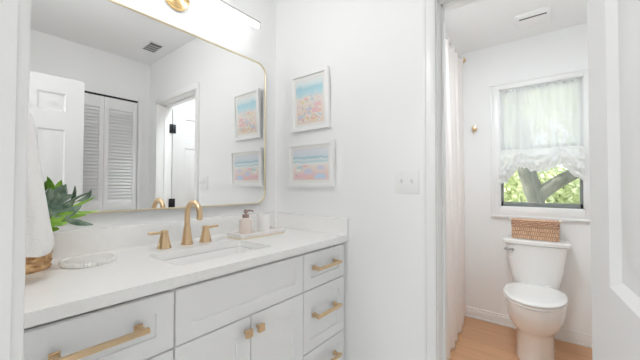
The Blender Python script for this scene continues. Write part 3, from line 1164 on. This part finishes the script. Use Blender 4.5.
def per_box(u):
    s = (u % 1)*P_
    r = .012
    for L, p0, d, nrm in ((Hd, (bx[0], by[0]), (0, 1), (-1, 0)), (Wd, (bx[0], by[1]), (1, 0), (0, 1)), (Hd, (bx[1], by[1]), (0, -1), (1, 0)), (Wd, (bx[1], by[0]), (-1, 0), (0, -1))):
        if s <= L:
            e = min(s, L-s)
            k = max(0, 1-e/r)
            off = r*(1-math.sqrt(max(0, 1-k*k)))*.6
            return (p0[0]+d[0]*s-nrm[0]*off, p0[1]+d[1]*s-nrm[1]*off, nrm[0], nrm[1])
        s -= L
    return (bx[0], by[0], -1, 0)


bcen = ((bx[0]+bx[1])/2, (by[0]+by[1])/2)
b = weave_wall(per_box, bz0+.001, bz0+.092, 320, 54, .0034, 46, 8, 1.0, bcen)
b2 = weave_wall(per_box, bz0+.092, bz1, 320, 36, .0055, 30, 4, 1.0, bcen, 1)
ta, tb = bpy.data.meshes.new('a'), bpy.data.meshes.new('b')
b2.bm.to_mesh(tb)
b.bm.from_mesh(tb)
b2.bm.free()
bpy.data.meshes.remove(ta)
bpy.data.meshes.remove(tb)
b.box((bx[0]+.003, by[0]+.003, bz0), (bx[1]-.003, by[1]-.003, bz0+.004))
b.build('body', [M['wicker_stakes'], M['wicker_braid']], BK, angle=60)
b = MB()
b.box((bx[0]-.002, by[0]-.002, bz1-.010), (bx[1]+.002, by[1]+.002, bz1+.001), .004)
b.build('cover', M['wicker_braid'], BK)
for y, s in ((by[0], -1), (by[1], 1)):
    b = MB()
    pts = []
    for k in range(13):
        a = PI*k/12
        pts.append((bx[0]+.02+.030*(1-math.cos(a)), y+s*(.004+.012*math.sin(a)), bz1-.008+.014*math.sin(a)))
    b.tube(pts, .006, 8)
    b.build('handle', M['cream'], BK)

# ------------------------------------------------------------------ window shade
SH = thing('window_curtain', 'sheer white tied-up balloon shade in the toilet room window', 'curtain', (XC, .075, 1.98))
MB().cyl((XC-.0105, WY0-.001+.008, 1.985), (XC-.0105, WY1-.008, 1.985), .0045, seg=10).build('rod', M['chrome'], SH)
sy0, sy1 = -.188, .338


def hem(y):
    K = [(-.20, 1.225), (-.165, 1.24), (-.12, 1.275), (-.085, 1.325), (-.055, 1.352), (-.02, 1.325), (.02, 1.302), (.068, 1.292), (.12, 1.304), (.165, 1.326), (.192, 1.345), (.225, 1.31), (.26, 1.255), (.30, 1.205), (.35, 1.20)]
    for (a, p), (c, q) in zip(K, K[1:]):
        if a <= y <= c:
            f = (y-a)/(c-a)
            f = f*f*(3-2*f)
            return p+(q-p)*f
    return 1.25


def sheer_fn(u, v):
    y = sy0+(sy1-sy0)*u
    z = 1.998-(1.998-1.47)*v
    x = XC-.016-.010*v+.006*math.sin(u*2*PI*11+.7*math.sin(v*3+u*9))*(.5+.5*v)+.006*noise.noise(V((y*20, 3, z*3)))
    if v < .03:
        x += .003*math.sin(u*160)
    return (x, y, z)


b = MB()
b.grid(sheer_fn, 140, 30)
b.build('sheer_panel', M['sheer'], SH, angle=80)


def puff_fn(u, v):
    y = sy0-.006+(sy1-sy0+.012)*u
    zb = hem(y)
    zt = 1.485
    z = zt+(zb-zt)*v + .007*math.sin(u*64+v*4)*v
    bulge = .066*math.sin(PI*min(1, v*1.05))**.8
    tie = 1-.55*math.exp(-((y-.192)/.03)**2)-.55*math.exp(-((y+.055)/.03)**2)
    wr = .018*noise.noise(V((y*22, v*5, 1)))+.012*noise.noise(V((y*50, v*9, 4)))+.007*math.sin((z*90)+6*math.sin(y*14))
    x = XC-.027-bulge*tie-wr*(.3+v)
    return (min(x, XC-.012), y, z)


b = MB()
b.grid(puff_fn, 150, 40)
b.build('gathered_hem', M['sheer2'], SH, angle=80)


def under_fn(u, v):
    y = sy0+(sy1-sy0)*u
    zb = hem(y)
    z = zb+.03+(.11)*v+.004*math.sin(u*55)
    x = XC-.020-.018*math.sin(PI*v)-.006*noise.noise(V((y*30, v*4, 9)))
    return (x, y, z)


b = MB()
b.grid(under_fn, 90, 14)
b.build('gathered_lining', M['sheer2'], SH, angle=80)
for y in (.192, -.055):
    b = MB()
    b.tube([(XC-.055, y+.004, 1.352), (XC-.058, y, 1.30+.03), (XC-.050, y-.004, 1.42)], .0035, 6)
    b.build('tie', M['sheer2'], SH)

# ------------------------------------------------------------------ ceiling vents, and unseen lamps added for light
EV = thing('exhaust_fan', 'white exhaust fan cover on the toilet room ceiling', 'vent', (2.61, .09, ZC))
b = MB()
b.loft([rrect(2.515, 2.715, -.010, .195, .010, ZC-.0006), rrect(2.515, 2.715, -.010, .195, .010, ZC-.010), rrect(2.535, 2.70, .008, .178, .010, ZC-.026)], True, True)
b.build('cover', M['whiteplastic'], EV)
MB().box((2.538, .012, ZC-.0275), (2.556, .172, ZC-.024), .001).build('slot', M['slot'], EV)
AV = thing('ceiling_vent', 'small grey slatted ceiling vent visible in the mirror', 'vent', (1.105, -.10, ZC))
b = MB()
vx0, vx1, vy0, vy1 = 1.045, 1.165, -.215, .0
for lo, hi in (((vx0, vy0), (vx1, vy0+.012)), ((vx0, vy1-.012), (vx1, vy1)), ((vx0, vy0), (vx0+.010, vy1)), ((vx1-.010, vy0), (vx1, vy1))):
    b.box((lo[0], lo[1], ZC-.008), (hi[0], hi[1], ZC-.0005), .001)
b.build('frame', M['whiteplastic'], AV)
MB().box((vx0+.008, vy0+.01, ZC-.003), (vx1-.008, vy1-.01, ZC-.0006)).build('backing', M['slot'], AV)
for k in range(3):
    y = vy0+.055+k*.046
    b = MB()
    b.loft([[(vx0+.010, y-.008, ZC-.010), (vx0+.010, y-.006, ZC-.0115), (vx0+.010, y+.008, ZC-.004), (vx0+.010, y+.006, ZC-.0035)],
            [(vx1-.010, y-.008, ZC-.010), (vx1-.010, y-.006, ZC-.0115), (vx1-.010, y+.008, ZC-.004), (vx1-.010, y+.006, ZC-.0035)]])
    b.build('slat', M['grille'], AV)


def added_ceiling_lamp(label, x, y, r):  # unseen fixture, added to go with a fill lamp
    t = thing('added_ceiling_light', label, 'light', (x, y, ZC))
    MB().lathe([(r+.012, -.0005), (r+.012, -.022), (r, -.026)], (x, y, ZC), seg=40).build('rim', M['palegold'], t)
    MB().lathe([(r, -.024), (r*.97, -.034), (r*.7, -.042), (.01, -.045)], (x, y, ZC), seg=40).build('diffuser', M['added_lampglass'], t)


added_ceiling_lamp('added unseen round ceiling light over the entrance end of the vanity', .34, .76, .12)
added_ceiling_lamp('added unseen round ceiling light inside the toilet room doorway', 1.58, .34, .12)
added_ceiling_lamp('added unseen round ceiling light in the hall outside the bathroom', -1.25, .38, .2)

# ------------------------------------------------------------------ outdoors
gr = MB().box((3.2, -8, -.6), (16, 8, -.5)).build('ground', M['grass'])
gr['kind'] = 'structure'
TR_ = thing('tree', 'grey-green forked tree trunk just outside the window', 'tree', (5.5, .16, -.5))
b = MB()
b.tube([(5.5, .16, -.5), (5.5, .16, .3), (5.5, .16, .85), (5.5, .20, 1.08), (5.5, .28, 1.35), (5.48, .34, 1.75), (5.4, .40, 2.5), (5.4, .42, 3.4)], [.14, .10, .095, .125, .115, .12, .11, .09], 14)
b.tube([(5.5, .18, 1.0), (5.47, .06, 1.13), (5.44, -.10, 1.26), (5.4, -.28, 1.38), (5.3, -.6, 1.62), (5.3, -1.1, 2.1)], [.10, .095, .085, .08, .075, .06], 12)
b.build('trunk', M['bark'], TR_)


def leaf_cloud(b, center, rad, n, size, rnd):
    c = V(center)
    for _ in range(n):
        d = V((rnd.gauss(0, 1), rnd.gauss(0, 1), rnd.gauss(0, 1))).normalized()*(rnd.random()**.4)
        p = c+V((d.x*rad[0], d.y*rad[1], d.z*rad[2]))
        a = V((rnd.gauss(0, 1), rnd.gauss(0, 1), rnd.gauss(0, 1))).normalized()
        o = a.orthogonal().normalized()
        s = size*rnd.uniform(.6, 1.4)
        q = a.cross(o)
        vs = [b.bm.verts.new(p+o*s), b.bm.verts.new(p+q*s*.5), b.bm.verts.new(p-o*s), b.bm.verts.new(p-q*s*.5)]
        b._f(vs)


rnd = random.Random(11)
b = MB()
leaf_cloud(b, (5.9, .2, 2.75), (1.2, 1.7, 1.05), 2300, .075, rnd)
b.build('crown', M['foliage'], TR_, recalc=False)
for x, y, h, rw, lab in ((10.9, 2.3, 1.7, 1.7, 'sunlit green shrub outside, behind the left side of the forked trunk'),
                         (8.6, .45, 1.25, 1.25, 'sunlit green shrub outside, directly behind the forked trunk'),
                         (10.8, -1.5, 1.6, 1.6, 'sunlit green shrub outside, behind the right branch of the forked trunk')):
    s = thing('shrub', lab, 'shrub', (x, y, -.5), group='shrubs outside the window')
    b = MB()
    for k in range(5):
        b.tube([(x+.05*k-.1, y, -.5), (x+.1*k-.2, y+.2*k-.4, .5), (x+.15*k-.3, y+.35*k-.7, h)], [.03, .02, .01], 6)
    b.build('stems', M['bark'], s)
    b = MB()
    leaf_cloud(b, (x, y, h*.5), (.9, rw, h*.5+.75), 5200, .075, rnd)
    b.build('foliage', M['foliage'], s, recalc=False)
